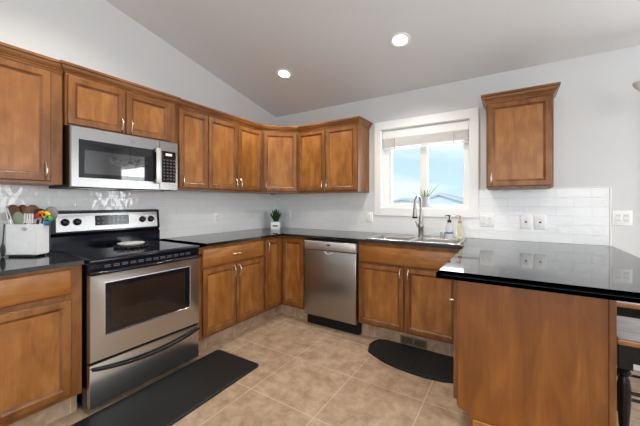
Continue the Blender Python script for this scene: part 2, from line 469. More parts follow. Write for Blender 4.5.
struct(MB().add(vs_, [(0, 1, 4, 5), (1, 2, 3, 4), (11, 10, 7, 6), (10, 9, 8, 7)] + [(i, (i + 1) % 6, (i + 1) % 6 + 6, i + 6) for i in range(6)]).build('ceiling', 'ceiling', smooth=False), 'vaulted greige painted ceiling')

# sink window
win = sgroup('window_1', (2.0, 0, 1.65), 'white vinyl slider window above the sink')
def wl(bm_): # world coords -> window local
    bm_.v = [(x - 2.0, y, z - 1.65) for x, y, z in bm_.v]; return bm_
b = MB(); cx0, cx1, cz0, cz1 = 1.474, 2.526, 1.13, 2.18
b.box(cx0, WX0 + .004, -.022, .001, cz0, cz1, .003).box(WX1 - .004, cx1, -.022, .001, cz0, cz1, .003)
b.box(WX0, WX1, -.0215, .001, WZ1 - .004, cz1, .003).box(WX0, WX1, -.0215, .001, cz0, WZ0 + .004, .003)
wl(b).build('window_casing', 'white', win)
b = MB(); b.box(WX0, WX0 + .012, 0, .12, WZ0, WZ1).box(WX1 - .012, WX1, 0, .12, WZ0, WZ1).box(WX0, WX1, 0, .12, WZ1 - .012, WZ1)
wl(b).build('window_jamb', 'white', win)
wl(MB().box(WX0, WX1, -.005, .12, WZ0, WZ0 + .012, .002)).build('window_sill', 'white', win)
b = MB(); fy0, fy1 = .07, .13
b.box(WX0 + .012, WX0 + .07, fy0, fy1, WZ0 + .012, WZ1 - .012, .004).box(WX1 - .07, WX1 - .012, fy0, fy1, WZ0 + .012, WZ1 - .012, .004)
b.box(WX0 + .06, WX1 - .06, fy0, fy1, WZ0 + .012, WZ0 + .045, .004).box(WX0 + .06, WX1 - .06, fy0, fy1, WZ1 - .06, WZ1 - .012, .004)
wl(b).build('window_frame', 'vinyl', win)
b = MB(); b.box(1.957, 2.035, .075, .125, WZ0 + .04, WZ1 - .055, .004)
b.box(1.62, 1.645, .085, .115, WZ0 + .04, WZ1 - .055).box(1.64, 1.96, .085, .115, WZ0 + .04, WZ0 + .065)
wl(b).build('mullion', 'vinyl', win)
wl(MB().box(1.615, 1.96, .10, .104, WZ0 + .04, WZ1 - .05)).build('pane', 'glass', win)
wl(MB().box(2.03, 2.386, .10, .104, WZ0 + .04, WZ1 - .05)).build('pane', 'glass', win)
# raised blind
bl = thing('window_blind', 'cream horizontal blind pulled up at the top of the sink window', 'blind', (2.0, .03, 2.0))
MB().box(-.438, .438, -.02, -.008, -.01, .078, .004).build('valance', 'white', bl)
MB().box(-.43, .43, -.005, .03, .03, .075).build('headrail', 'white', bl)
b = MB()
for k in range(13): b.box(-.432, .432, -.022, .028, -.018 - k * .0075, -.0135 - k * .0075, .001)
b.build('slats', 'blind', bl)
MB().box(-.434, .434, -.022, .028, -.135, -.118, .004).build('bottom_rail', 'blind', bl)
for x in (-.3, .3):
    MB().box(x - .004, x + .004, -.0235, -.022, -.134, -.012).build('lift_tape', 'cord', bl)
# patio door and other daylight openings (reflected in steel and glass)
pd = sgroup('door_1', (0, 0, 0), 'white patio door')
b = MB()
b.box(DX0 - .08, DX0 + .05, -.022, .12, 0, DZ1 + .08).box(DX1 - .05, DX1 + .08, -.022, .12, 0, DZ1 + .08).box(DX0, DX1, -.022, .12, DZ1 - .05, DZ1 + .08)
b.box(4.56, 4.64, .05, .12, .02, DZ1 - .05).box(DX0 + .05, DX1 - .05, .05, .12, 0, .1)
b.build('door_frame', 'white', pd, smooth=False)
MB().box(DX0 + .05, DX1 - .05, .09, .094, .1, DZ1 - .05).build('pane', 'glass', pd)
def curtain(label, x0, x1):
    pts = []
    n = 40
    for k in range(n + 1):
        u = k / n; pts.append((x0 + (x1 - x0) * u, -.085 + .022 * math.sin(u * (x1 - x0) * 62)))
    b = MB(); vs_ = [(x, y, .03) for x, y in pts] + [(x, y, 2.17) for x, y in pts] + [(x, y + .004, .03) for x, y in pts] + [(x, y + .004, 2.17) for x, y in pts]
    m = n + 1
    fs_ = [(i, i + 1, m + i + 1, m + i) for i in range(n)] + [(2 * m + i + 1, 2 * m + i, 3 * m + i, 3 * m + i + 1) for i in range(n)]
    fs_ += [(m + i, m + i + 1, 3 * m + i + 1, 3 * m + i) for i in range(n)] + [(i + 1, i, 2 * m + i, 2 * m + i + 1) for i in range(n)]
    fs_ += [(0, m, 3 * m, 2 * m), (n, 2 * m + n, 3 * m + n, m + n)]
    return tag(b.add(vs_, fs_).build('curtain', 'curtain'), label, 'curtain')
curtain('pale curtain at the left side of the patio door', 3.70, 4.12); curtain('pale curtain at the right side of the patio door', 5.06, 5.46)
tag(MB().tube([(3.66, -.085, 2.18), (5.50, -.085, 2.18)], .012, 10).build('curtain_rod', 'nickel'), 'metal curtain rod above the patio door', 'curtain rod')
sw = sgroup('window_2'); b = MB()
y0, y1, z0, z1 = SWIN
b.box(XR - .022, XR + .12, y0 - .08, y0 + .05, z0 - .08, z1 + .08).box(XR - .022, XR + .12, y1 - .05, y1 + .08, z0 - .08, z1 + .08)
b.box(XR - .022, XR + .12, y0, y1, z1 - .05, z1 + .08).box(XR - .022, XR + .12, y0, y1, z0 - .08, z0 + .05).box(XR + .03, XR + .1, (y0 + y1) / 2 - .03, (y0 + y1) / 2 + .03, z0, z1)
b.build('window_frame', 'white', sw, smooth=False)
MB().box(XR + .08, XR + .084, y0, y1, z0, z1).build('pane', 'glass', sw)
fw = sgroup('window_3'); b = MB(); x0, x1, z0, z1 = FWX
for xx in (x0, (2 * x0 + x1) / 3, (x0 + 2 * x1) / 3, x1): b.box(xx - .05, xx + .05, YF - .1, YF + .02, z0, z1)
b.box(x0 - .05, x1 + .05, YF - .1, YF + .02, z0 - .06, z0 + .04).box(x0 - .05, x1 + .05, YF - .1, YF + .02, z1 - .04, z1 + .06)
b.build('window_frame', 'white', fw, smooth=False)
MB().box(x0, x1, YF - .08, YF - .076, z0, z1).build('pane', 'glass', fw)

# backsplash tile fields
b = MB(); b.box(0, .008, -3.32, 0, .934, 1.40)
struct(b.build('trim_1', 'tile_y', smooth=False), 'white glazed subway tile backsplash on the left wall')
b = MB(); b.box(.008, cx0, -.008, 0, .934, 1.40).box(cx0, cx1, -.008, 0, .934, cz0).box(cx1, 3.44, -.008, 0, .934, 1.40)
struct(b.build('trim_2', 'tile_x', smooth=False), 'white subway tile backsplash on the back wall')
struct(MB().box(3.437, 3.45, -.011, 0, .934, 1.403, .002).box(cx1, 3.45, -.0105, 0, 1.398, 1.406, .002).build('trim_3', 'ceramic'), 'white tile edge strip ending the backsplash')
struct(MB().box(3.46, DX0 - .08, -.014, 0, 0, .09, .003).build('baseboard_back', 'white'))

# ------------------------------------------------------------------ cabinets
RAIL = .044
def pull(b, x, z, vertical=True, L=.100, y0=-.02):
    pts = []
    for k in range(11):
        t = -1 + 2 * k / 10
        yy = y0 - .024 * (1 - abs(t) ** 3.2) - .001
        pts.append((x, yy, z + t * L / 2) if vertical else (x + t * L / 2, yy, z))
    rr = [.0075 if k in (0, 10) else .0054 for k in range(11)]
    b.tube(pts, rr, 8)
    return b
def door(parent, x0, z0, wd, h, handle=None, loc=None, rz=0, rail=RAIL, fm='wood', pm='panel'):
    b = MB()
    b.rings(0, wd, 0, h, [(0, 0), (0, -.015), (.004, -.0195), (.008, -.02), (rail - .006, -.02), (rail - .001, -.0155), (rail + .004, -.013), (rail + .009, -.0095), (rail + .012, -.009), (rail + .012, -.004)])
    d = b.build('door', fm, parent, loc or (x0, 0, z0), rz)
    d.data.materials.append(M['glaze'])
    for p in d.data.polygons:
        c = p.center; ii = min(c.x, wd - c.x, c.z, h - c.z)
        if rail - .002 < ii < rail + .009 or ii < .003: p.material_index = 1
    i = rail + .0115
    MB().box(i, wd - i, -.0088, -.003, i, h - i).build('door_panel', pm, d, smooth=False)
    if handle:
        hx, hz = handle
        pull(MB(), hx, hz).build('handle', 'nickel', d)
    return d
def drawer(parent, x0, z0, wd, h, hx=None, name='drawer_front'):
    b = MB(); b.rings(0, wd, 0, h, [(0, 0), (0, -.012), (.003, -.016), (.010, -.020)], cap=True)
    d = b.build(name, 'panel_h', parent, (x0, 0, z0))
    if hx is not None: pull(MB(), hx, h / 2, False, .104).build('handle', 'nickel', d)
    return d
CROWN = [(0, 0), (.005, 0), (.005, .011), (.011, .014), (.011, .021), (.019, .027), (.030, .046), (.030, .052), (.039, .056), (.039, .072), (0, .072)]
UZ0, UTOP, CZ = 1.393, 2.14, .722   # bottom of wall cabinets; crown starts CZ above it
def wall_cab(label, loc, rz, wd, h, depth, doors, crown_path=None, prev=None, nxt=None, crown_z=CZ):
    t = thing('wall_cabinet', label, 'cabinet', loc, rz)
    MB().box(0, wd, 0, depth, 0, h, .0015).build('cabinet_body', 'wood', t)
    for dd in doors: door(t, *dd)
    if crown_path:
        MB().sweep(crown_path, [(o, z + crown_z) for o, z in CROWN], prev, nxt).build('crown_molding', 'wood_h', t)
    return t
UD = .305 - .003; UH = UTOP - UZ0
DH = .695; DZ0 = .018
# leftmost wall cabinet
wall_cab('single-door stained wall cabinet left of the microwave, over the utensil crock', (.305, -2.955, UZ0), R(90), .483, UH, UD,
         [(.010, DZ0, .410, DH, (.382, .066))], [(0, 0), (.483, 0)])
# over the microwave
MCX = .330
wall_cab('short two-door wall cabinet right above the microwave', (MCX, -2.466, 1.782), R(90), .762, UTOP - 1.782, MCX - .003,
         [(.008, .010, .349, .317, (.349 - .030, .062)), (.361, .010, .347, .317, (.030, .062))],
         [(.006, .08), (.006, .006), (.756, .006), (.756, .08)], crown_z=UZ0 + CZ - 1.782)
wall_cab('narrow single-door wall cabinet just right of the microwave', (.305, -1.690, UZ0), R(90), .330, UH, UD,
         [(.028, DZ0, .298, DH, (.030, .066))], [(0, 0), (.330, 0)])
s2 = math.sqrt(.5)
wall_cab('two-door wall cabinet on the left wall beside the corner cabinet', (.305, -1.360, UZ0), R(90), .750, UH, UD,
         [(.004, DZ0, .366, DH, (.366 - .028, .066)), (.376, DZ0, .352, DH, (.028, .066))], [(0, 0), (.750, 0)], None, (.750 + .3, -.3))
# diagonal corner cabinet
t = thing('wall_cabinet', 'single-door diagonal corner wall cabinet above the potted succulent', 'cabinet', (.305, -.61, UZ0), R(45))
inv = Matrix.Rotation(R(-45), 4, 'Z')
pl = [inv @ (Vector((x, y, 0)) - Vector((.305, -.61, 0))) for x, y in [(.003, -.003), (.003, -.609), (.305, -.609), (.609, -.305), (.609, -.003)]]
MB().prism([(p.x, p.y) for p in pl], 0, UH).build('cabinet_body', 'wood', t, smooth=False)
WD = .305 * math.sqrt(2)
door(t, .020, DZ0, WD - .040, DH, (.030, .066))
MB().sweep([(0, 0), (WD, 0)], [(o, z + CZ) for o, z in CROWN], (-.3, -.3), (WD + .3, -.3)).build('crown_molding', 'wood_h', t)
wall_cab('two-door wall cabinet on the back wall left of the window', (.612, -.305, UZ0), 0, .796, UH, UD,
         [(.012, DZ0, .376, DH, (.376 - .026, .066)), (.396, DZ0, .388, DH, (.026, .066))],
         [(0, 0), (.796, 0), (.796, .302)], (-.3, -.3))
wall_cab('single-door wall cabinet standing alone right of the window', (2.606, -.305, UZ0), 0, .456, UH, UD,
         [(.012, DZ0, .432, DH, (.030, .066))], [(0, .302), (0, 0), (.456, 0), (.456, .302)])
tag(MB().lathe([(.032, -.016), (.034, -.004), (.034, 0)], 20).build('puck_light', 'brass', None, (.21, -.30, UZ0)), 'small round puck light under the corner wall cabinet', 'light')

# base cabinets
BZ, BH = .133, .776
def base_root(label, loc, rz): return thing('base_cabinet', label, 'cabinet', loc, rz)
# left of the range
t = base_root('base cabinet left of the range under the utensil crock', (.61, -3.30, 0), R(90))
MB().box(0, .828, 0, .600, BZ, BZ + BH, .0015).build('cabinet_body', 'wood', t)
drawer(t, .03, .742, .742, .146, .371)
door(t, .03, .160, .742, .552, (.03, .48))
MB().box(0, .828, .075, .09, 0, BZ).build('toe_kick', 'kick', t, smooth=False)
# right of the range
t = base_root('drawer-over-two-doors base cabinet between range and corner', (.61, -1.690, 0), R(90))
MB().box(0, .775, 0, .600, BZ, BZ + BH, .0015).build('cabinet_body', 'wood', t)
drawer(t, .045, .732, .725, .150, .37)
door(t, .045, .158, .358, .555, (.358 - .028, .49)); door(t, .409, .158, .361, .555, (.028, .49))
MB().box(0, .775, .075, .09, 0, BZ).build('toe_kick', 'kick', t, smooth=False)
# corner (lazy susan)
t = base_root('corner base cabinet with folding two-panel door', (0, 0, 0), 0)
MB().prism([(.005, -.005), (.005, -.912), (.61, -.912), (.61, -.61), (.938, -.61), (.938, -.005)], BZ, BZ + BH).build('cabinet_body', 'wood', t, smooth=False)
door(t, 0, 0, .258, .727, (.030, .655), (.61, -.890, .160), R(90), rail=.05)
door(t, 0, 0, .286, .727, None, (.638, -.61, .160), 0, rail=.05)
MB().box(.52, .535, -.912, -.535, 0, BZ).box(.535, .938, -.535, -.52, 0, BZ).build('toe_kick', 'kick', t, smooth=False)
# sink base
t = base_root('sink base cabinet with false drawer front above two doors', (1.556, -.61, 0), 0)
b = MB(); b.box(0, .92, 0, .02, BZ, BZ + BH, .001).box(0, .018, .02, .60, BZ, BZ + BH).box(.902, .92, .02, .60, BZ, BZ + BH).box(.018, .902, .02, .6, BZ, BZ + .018)
b.build('cabinet_body', 'wood', t)
drawer(t, .016, .722, .860, .152, None, 'false_drawer_front')
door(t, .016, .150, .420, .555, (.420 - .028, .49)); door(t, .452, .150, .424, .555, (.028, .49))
MB().box(0, .92, .075, .09, 0, BZ).build('toe_kick', 'kick', t, smooth=False)
v = thing('floor_vent', 'dark register grille in the tiled toe kick below the sink', 'vent', (2.055, -.5355, .043))
MB().rings(-.118, .118, -.036, .036, [(0, 0), (0, -.004), (.003, -.006), (.012, -.006), (.013, -.002)], cap=True).box(-.008, .008, -.0062, -.002, -.034, .034).build('vent_frame', 'brass', v)
b = MB()
for k in range(5): b.box(-.104, .104, -.005, -.002, -.022 + k * .011 - .002, -.022 + k * .011 + .002)
b.build('louvers', 'black_matte', v)

# peninsula cabinet
PX0, PX1, PY = 2.525, 3.18, -1.392
t = base_root('peninsula base cabinet with wide wood end panel', (PX0, 0, 0), 0)
MB().box(0, PX1 - PX0 - .012, PY + .012, -.005, BZ, BZ + BH).build('cabinet_body', 'wood', t)
b = MB()
W_ = PX1 - PX0
vs_ = [(.008, PY, .130), (.06, PY, .115), (.085, PY, 0), (W_ - .026, PY, 0), (W_ - .026, PY, .908), (.008, PY, .908)]
b.add(vs_ + [(x, y + .012, z) for x, y, z in vs_], [(0, 1, 2, 3, 4, 5), (11, 10, 9, 8, 7, 6)] + [(i, (i + 1) % 6, (i + 1) % 6 + 6, i + 6) for i in range(6)])
b.build('end_panel', 'end_panel', t, smooth=False)
MB().box(W_ - .0255, W_, PY - .006, PY + .03, 0, .899, .002).build('corner_trim', 'wood', t)
MB().box(W_ - .012, W_ - .001, PY + .03, -.005, 0, .908).build('back_panel', 'end_panel', t, smooth=False)
b = MB(); b.box(.082, W_ - .026, PY - .014, PY, 0, .095, .003).build('base_molding', 'kick_wood', t)
MB().box(.075, .09, PY + .012, -.005, 0, BZ).build('toe_kick', 'kick', t, smooth=False)
d = door(t, 0, 0, .42, .725, None, (0, -.95, .160), R(-90))
MB().lathe([(.004, 0), (.004, .012), (.008, .016), (.009, .022), (.005, .026)], 12, Matrix.Translation((.40, -.02, .553)) @ Matrix.Rotation(R(90), 4, 'X')).build('knob', 'nickel', d)
door(t, 0, 0, .40, .725, (.37, .55), (0, PY + .435, .160), R(-90)) if False else None

# countertops
def slab(name, xs, ys, inside, z0, z1, m, bev=.0016):
    bm = bmesh.new(); vv = {}
    def V(x, y):
        if (x, y) not in vv: vv[(x, y)] = bm.verts.new((x, y, z1))
        return vv[(x, y)]
    for i in range(len(xs) - 1):
        for j in range(len(ys) - 1):
            cx, cy = (xs[i] + xs[i + 1]) / 2, (ys[j] + ys[j + 1]) / 2
            if inside(cx, cy): bm.faces.new((V(xs[i], ys[j]), V(xs[i + 1], ys[j]), V(xs[i + 1], ys[j + 1]), V(xs[i], ys[j + 1])))
    r = bmesh.ops.extrude_face_region(bm, geom=bm.faces[:])
    for e in r['geom']:
        if isinstance(e, bmesh.types.BMVert): e.co.z = z0
    bmesh.ops.recalc_face_normals(bm, faces=bm.faces[:])
    ed = [e for e in bm.edges if len(e.link_faces) == 2 and e.calc_face_angle(0) > 1.2]
    bmesh.ops.bevel(bm, geom=ed, offset=bev, segments=2, affect='EDGES')
    b = MB(); bm.verts.index_update()
    b.add([v.co[:] for v in bm.verts], [[v.index for v in f.verts] for f in bm.faces]); bm.free()
    return b.build(name, m)
CT0, CT1 = .909, .934
CX, CY, CPX, CPY, CXR = .645, -.645, 2.476, -1.62, 3.456
SX0, SX1, SY0, SY1 = 1.625, 2.435, -.600, -.135
H0, H1, H2, H3 = SX0 + .012, SX1 - .012, SY0 + .012, SY1 - .012
def ins(x, y):
    if H0 < x < H1 and H2 < y < H3: return False
    return (x < CX and y > -1.692) or y > CY or x > CPX
o = slab('countertop', [.009, CX, H0, H1, CPX, CXR], [CPY, -1.692, CY, H2, H3, -.009], lambda x, y: ins(x, y), CT0, CT1, 'granite')
tag(o, 'polished black granite countertop wrapping corner, sink and peninsula', 'countertop')
o = slab('countertop', [.009, CX], [-3.30, -2.474], lambda x, y: True, CT0, CT1, 'granite')
tag(o, 'short black granite countertop left of the range under the utensil crock', 'countertop')

# ------------------------------------------------------------------ sink, faucet
t = thing('kitchen_sink', 'double-bowl stainless drop-in sink below the window', 'sink', (2.03, -.3675, CT1))
hx, hy = (SX1 - SX0) / 2, (SY1 - SY0) / 2
def bowl(b, x0, x1, y0, y1, dep):
    prof = [(0, .004), (.006, 0), (.010, -.01), (.022, -dep + .03), (.045, -dep)]
    vs_ = []; fs_ = []; K = 20
    def ring(i, z):
        rr = .05; X0, X1, Y0, Y1 = x0 + i, x1 - i, y0 + i, y1 - i; pts = []
        for (cx, cy, a0) in ((X1 - rr, Y1 - rr, 0), (X0 + rr, Y1 - rr, 90), (X0 + rr, Y0 + rr, 180), (X1 - rr, Y0 + rr, 270)):
            for k in range(5):
                a = R(a0 + 90 * k / 4); pts.append((cx + rr * math.cos(a), cy + rr * math.sin(a), z))
        return pts
    for i, z in prof: vs_ += ring(i, z)
    for r in range(len(prof) - 1):
        for k in range(K):
            a, c = r * K + k, r * K + (k + 1) % K; fs_.append((a, c, c + K, a + K))
    n = (len(prof) - 1) * K; fs_.append(tuple(range(n, n + K)))
    b.add(vs_, fs_); return b
# rim plate made of strips around the bowls
dk = .085
bxa = (-hx + .028, -.018); bxb = (.018, hx - .028); by = (-hy + .028, hy - dk)
b = MB()
b.box(-hx, hx, -hy, by[0], 0, .005, .002).box(-hx, hx, by[1], hy, 0, .005, .002)
b.box(-hx, bxa[0], by[0], by[1], 0, .005, .001).box(bxa[1], bxb[0], by[0], by[1], 0, .005, .001).box(bxb[1], hx, by[0], by[1], 0, .005, .001)
# rolled outer bead
b.tube([(-hx, -hy, .004), (hx, -hy, .004), (hx, hy, .004), (-hx, hy, .004), (-hx, -hy, .004)], .005, 6)
b.build('rim', 'sink_steel', t)
for x0, x1 in (bxa, bxb):
    o = bowl(MB(), x0, x1, by[0], by[1], .17).build('bowl', 'bowl_steel_shaded', t)
    MB().lathe([(.001, .001), (.032, .001), (.04, .004), (.04, .0005), (.001, .0002)], 18).build('drain', 'nickel', o, ((x0 + x1) / 2, (by[0] + by[1]) / 2, -.1695))
FZ = CT1 + .005; FY = -.178
t = thing('faucet', 'brushed nickel gooseneck pull-down faucet behind the sink', 'faucet', (2.03, FY, FZ), R(-7))
MB().lathe([(.030, 0), (.030, .006), (.024, .012), (.0245, .02), (.0245, .085), (.027, .09), (.027, .125), (.022, .135), (.019, .17), (.016, .21)], 20).build('body', 'faucet_metal', t)
pts = [(0, 0, .16), (0, 0, .31)]
for k in range(1, 13):
    a = PI * k / 12; pts.append((0, -.075 + .075 * math.cos(a), .325 + .075 * math.sin(a)))
pts.append((0, -.152, .29))
MB().tube(pts, .0125, 12).build('spout', 'faucet_metal', t)
MB().lathe([(.013, .30), (.016, .285), (.017, .25), (.021, .225), (.022, .205), (.017, .203)], 16, Matrix.Translation((0, -.153, 0))).build('spray_head', 'faucet_metal', t)
MB().lathe([(.0225, .203), (.0225, .190), (.019, .187)], 16, Matrix.Translation((0, -.153, 0))).build('spray_nozzle', 'black_matte', t)
MB().tube([(-.018, 0, .105), (-.034, 0, .105), (-.040, -.004, .11)], [.012, .014, .010], 10).tube([(-.036, 0, .110), (-.040, -.02, .135), (-.040, -.035, .15)], [.006, .005, .006], 8).build('lever_handle', 'faucet_metal', t)
for x, lab in ((2.222, 'small dark cap left of its twin on the sink deck by the soap bottle'), (2.254, 'small dark cap nearest the clear soap bottle on the sink deck')):
    tag(MB().lathe([(.013, 0), (.013, .006), (.010, .010), (.011, .05), (.008, .057), (.001, .059)], 14).build('sink_cap', 'faucet_metal', None, (x, FY, FZ)), lab, 'cap', 'pair of small caps on the sink deck')

def pump_bottle(label, loc, bm_, pm, lab=None, h=.135, r=.034):
    t = thing('soap_bottle', label, 'bottle', loc)
    MB().lathe([(r * .93, 0), (r, .008), (r, h * .72), (r * .8, h * .87), (.015, h * .96), (.014, h)], 20).build('bottle_body', bm_, t)
    b = MB().lathe([(.017, h), (.018, h + .002), (.018, h + .022), (.010, h + .026), (.005, h + .03), (.005, h + .055), (.011, h + .057), (.011, h + .068), (.001, h + .069)], 16)
    b.tube([(0, 0, h + .064), (-.02, -.006, h + .066), (-.038, -.012, h + .058)], [.006, .005, .004], 8)
    b.build('pump', pm, t)
    if lab:
        MB().lathe([(r + .0006, h * .30), (r + .0012, h * .30), (r + .0012, h * .40), (r + .0006, h * .40)], 20).build('label_band', lab, t)
    return t
pump_bottle('clear soap bottle with black pump and blue label band', (2.293, FY, FZ), 'clear', 'pump_black', 'label_blue', .15, .034)
pump_bottle('yellow soap bottle with rose-coloured pump right of the clear bottle', (2.385, FY, FZ), 'yellow_soap', 'pump_pink', None, .148, .029)

# ------------------------------------------------------------------ range
RY0, RY1 = -2.460, -1.709
RW = RY1 - RY0
t = thing('range', 'freestanding stainless electric range with black glass cooktop', 'range', (.642, RY0, 0), R(90))
# local: x along the front, -y outward, z up ; back wall at y = .65
MB().box(.002, RW - .002, .004, .628, .03, .905, .003).build('range_body', 'black', t)
for x in (.05, RW - .05):
    for y in (.06, .58): MB().lathe([(.018, 0), (.018, .02), (.010, .022), (.010, .035)], 12).build('foot', 'black_matte', t, (x, y, 0))
# drawer
b = MB(); b.rings(.003, RW - .003, .040, .300, [(0, .004), (0, -.020), (.004, -.026), (.010, -.028)], cap=True)
dr = b.build('storage_drawer', 'steel', t)
pts = []; 
for k in range(21):
    u = -1 + 2 * k / 20
    pts.append((RW / 2 + u * (RW / 2 - .012), -.044 - .010 * (1 - u * u), .276 - .044 * (1 - u * u)))
MB().tube(pts, [.010] + [.0125] * 19 + [.010], 10, .7).build('drawer_handle', 'black_gloss', dr)
# door
dz0, dz1 = .312, .838
b = MB(); b.rings(.003, RW - .003, dz0, dz1, [(0, .004), (0, -.022), (.005, -.028), (.012, -.030), (.085, -.030), (.090, -.026)])
b = MB()
def oring(prof_out, win):
    pass
wx0, wx1, wz0, wz1 = .085, RW - .085, .462, .778
vs_ = []; 
def rect(x0, x1, z0, z1, y): return [(x0, y, z0), (x1, y, z0), (x1, y, z1), (x0, y, z1)]
for q in (rect(.003, RW - .003, dz0, dz1, .003), rect(.003, RW - .003, dz0, dz1, -.022), rect(.008, RW - .008, dz0 + .005, dz1 - .005, -.030),
          rect(wx0 - .006, wx1 + .006, wz0 - .006, wz1 + .006, -.030), rect(wx0, wx1, wz0, wz1, -.033), rect(wx0 + .003, wx1 - .003, wz0 + .003, wz1 - .003, -.028)): vs_ += q
fs_ = [(k * 4 + j, k * 4 + (j + 1) % 4, (k + 1) * 4 + (j + 1) % 4, (k + 1) * 4 + j) for k in range(5) for j in range(4)]
od = b.add(vs_, fs_).build('oven_door', 'steel', t)
MB().box(wx0 + .002, wx1 - .002, -.029, -.02, wz0 + .002, wz1 - .002).build('door_window', 'black_glass', od, smooth=False)
MB().box(wx0 + .04, wx1 - .04, -.0296, -.026, wz0 + .025, wz1 - .03, .002).build('inner_glass', 'oven_glass', od)
# black door handle band
b = MB(); b.tube([(.004, -.024, .852), (.010, -.050, .852), (.03, -.062, .853), (RW / 2, -.066, .853), (RW - .03, -.062, .853), (RW - .010, -.050, .852), (RW - .004, -.024, .852)], .017, 12, .8)
b.build('door_handle', 'black', od)
# vent trim with slots
MB().box(.002, RW - .002, -.026, .006, .862, .908, .004).build('vent_trim', 'black', t)
b = MB()
for k in range(12):
    x = .10 + k * (RW - .2) / 11
    b.box(x - .018, x + .018, -.0268, -.02, .884, .890).box(x - .018, x + .018, -.0268, -.02, .874, .880)
b.build('vent_slots', 'key', t, smooth=False)
# cooktop
MB().box(-.001, RW + .001, -.036, .60, .908, .930, .006, seg=2).build('cooktop_frame', 'black', t)
b = MB(); b.box(.022, RW - .022, -.012, .565, .9295, .9335, .001); ct = b.build('cooktop_glass', 'black_glass', t)
for (x, y, r) in ((.19, .13, .105), (.57, .13, .085), (.19, .42, .08), (.57, .42, .105)):
    MB().lathe([(r, 0), (r, .0003), (r - .004, .0003), (r - .004, 0)], 40, None, False).build('burner_ring', 'black', ct, (x, y, .9335))
# backguard
b = MB(); 
pr = [(.545, .925), (.545, 1.03), (.565, 1.04), (.545, 1.055), (.560, 1.205), (.580, 1.217), (.630, 1.217), (.630, .925)]
vs_ = [(-.012, y, z) for y, z in pr] + [(RW, y, z) for y, z in pr]; n = len(pr)
b.add(vs_, [tuple(range(n)), tuple(reversed(range(n, 2 * n)))] + [(i, (i + 1) % n, (i + 1) % n + n, i + n) for i in range(n)])
bgd = b.build('backguard', 'black', t)
tilt = Matrix.Translation((0, .5455, 1.055)) @ Matrix.Rotation(math.atan2(.015, .15), 4, 'X').inverted()
cp = MB().box(.012, RW - .022, -.006, .003, .008, .142, .003, tilt).build('control_panel', 'steel_dim', bgd)
MB().box(RW / 2 - .125, RW / 2 + .115, -.009, 0, .044, .120, .002, tilt).build('display', 'display', bgd)
for r_ in range(2):
    b = MB()
    for k in range(7): b.box(RW / 2 - .112 + k * .031, RW / 2 - .098 + k * .031, -.0096, -.004, .058 + r_ * .032, .068 + r_ * .032, 0, tilt)
    b.build('touch_key_row', 'key', bgd, smooth=False)
for x in (.066, .139, RW - .150, RW - .080):
    kb = MB().lathe([(.026, 0), (.026, .004), (.021, .006), (.019, .026), (.016, .028)], 20, tilt @ Matrix.Translation((x, -.006, .078)) @ Matrix.Rotation(R(90), 4, 'X'))
    kb.box(x - .004, x + .004, -.040, -.032, .060, .096, .001, tilt).build('knob', 'black', bgd)

# trivet with a dish on the cooktop
TX, TY = .315, -2.055
b = MB(); b.lathe([(.05, .004), (.098, .004), (.10, .008), (.098, .012), (.05, .012)], 32, None, True)
for k in range(20):
    a = 2 * PI * k / 20; b.sphere((.105 * math.cos(a), .105 * math.sin(a), .009), .011, n=8, m=6)
for k in range(4):
    a = PI / 4 + PI / 2 * k; b.lathe([(.008, 0), (.008, .006)], 10, Matrix.Translation((.08 * math.cos(a), .08 * math.sin(a), 0)))
tag(b.build('trivet', 'iron', None, (TX, TY, .9335)), 'round black scalloped trivet on the range cooktop', 'trivet')
tag(MB().lathe([(.001, 0), (.06, 0), (.082, .010), (.092, .020), (.088, .022), (.070, .012), (.001, .010)], 36).build('dish', 'plate_white', None, (TX, TY, .9335 + .0125)), 'shallow cream dish resting on the black trivet', 'dish')

# ------------------------------------------------------------------ microwave
MWX = .385
t = thing('microwave', 'over-the-range stainless microwave with dark glass door', 'microwave', (MWX, -2.463, 1.374), R(90))
MW, MH = .738, .404
MB().box(.002, MW - .002, .004, MWX - .012, 0, MH - .003, .003).build('microwave_body', 'black_matte', t)
DWX = .578
b = MB(); vs_ = []
for q in (rect(0, DWX, 0, MH, .004), rect(0, DWX, 0, MH, -.012), rect(.006, DWX - .001, .006, MH - .006, -.02), rect(.044, DWX - .003, .066, .318, -.02), rect(.046, DWX - .005, .068, .316, -.016)): vs_ += q
fs_ = [(k * 4 + j, k * 4 + (j + 1) % 4, (k + 1) * 4 + (j + 1) % 4, (k + 1) * 4 + j) for k in range(4) for j in range(4)]
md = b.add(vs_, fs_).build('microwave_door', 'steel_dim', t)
MB().box(.045, DWX - .004, -.0175, -.01, .067, .317).build('door_glass', 'mw_glass', md, smooth=False)
MB().box(.078, DWX - .115, -.0180, -.012, .094, .252, .001).build('door_window', 'mw_window', md)
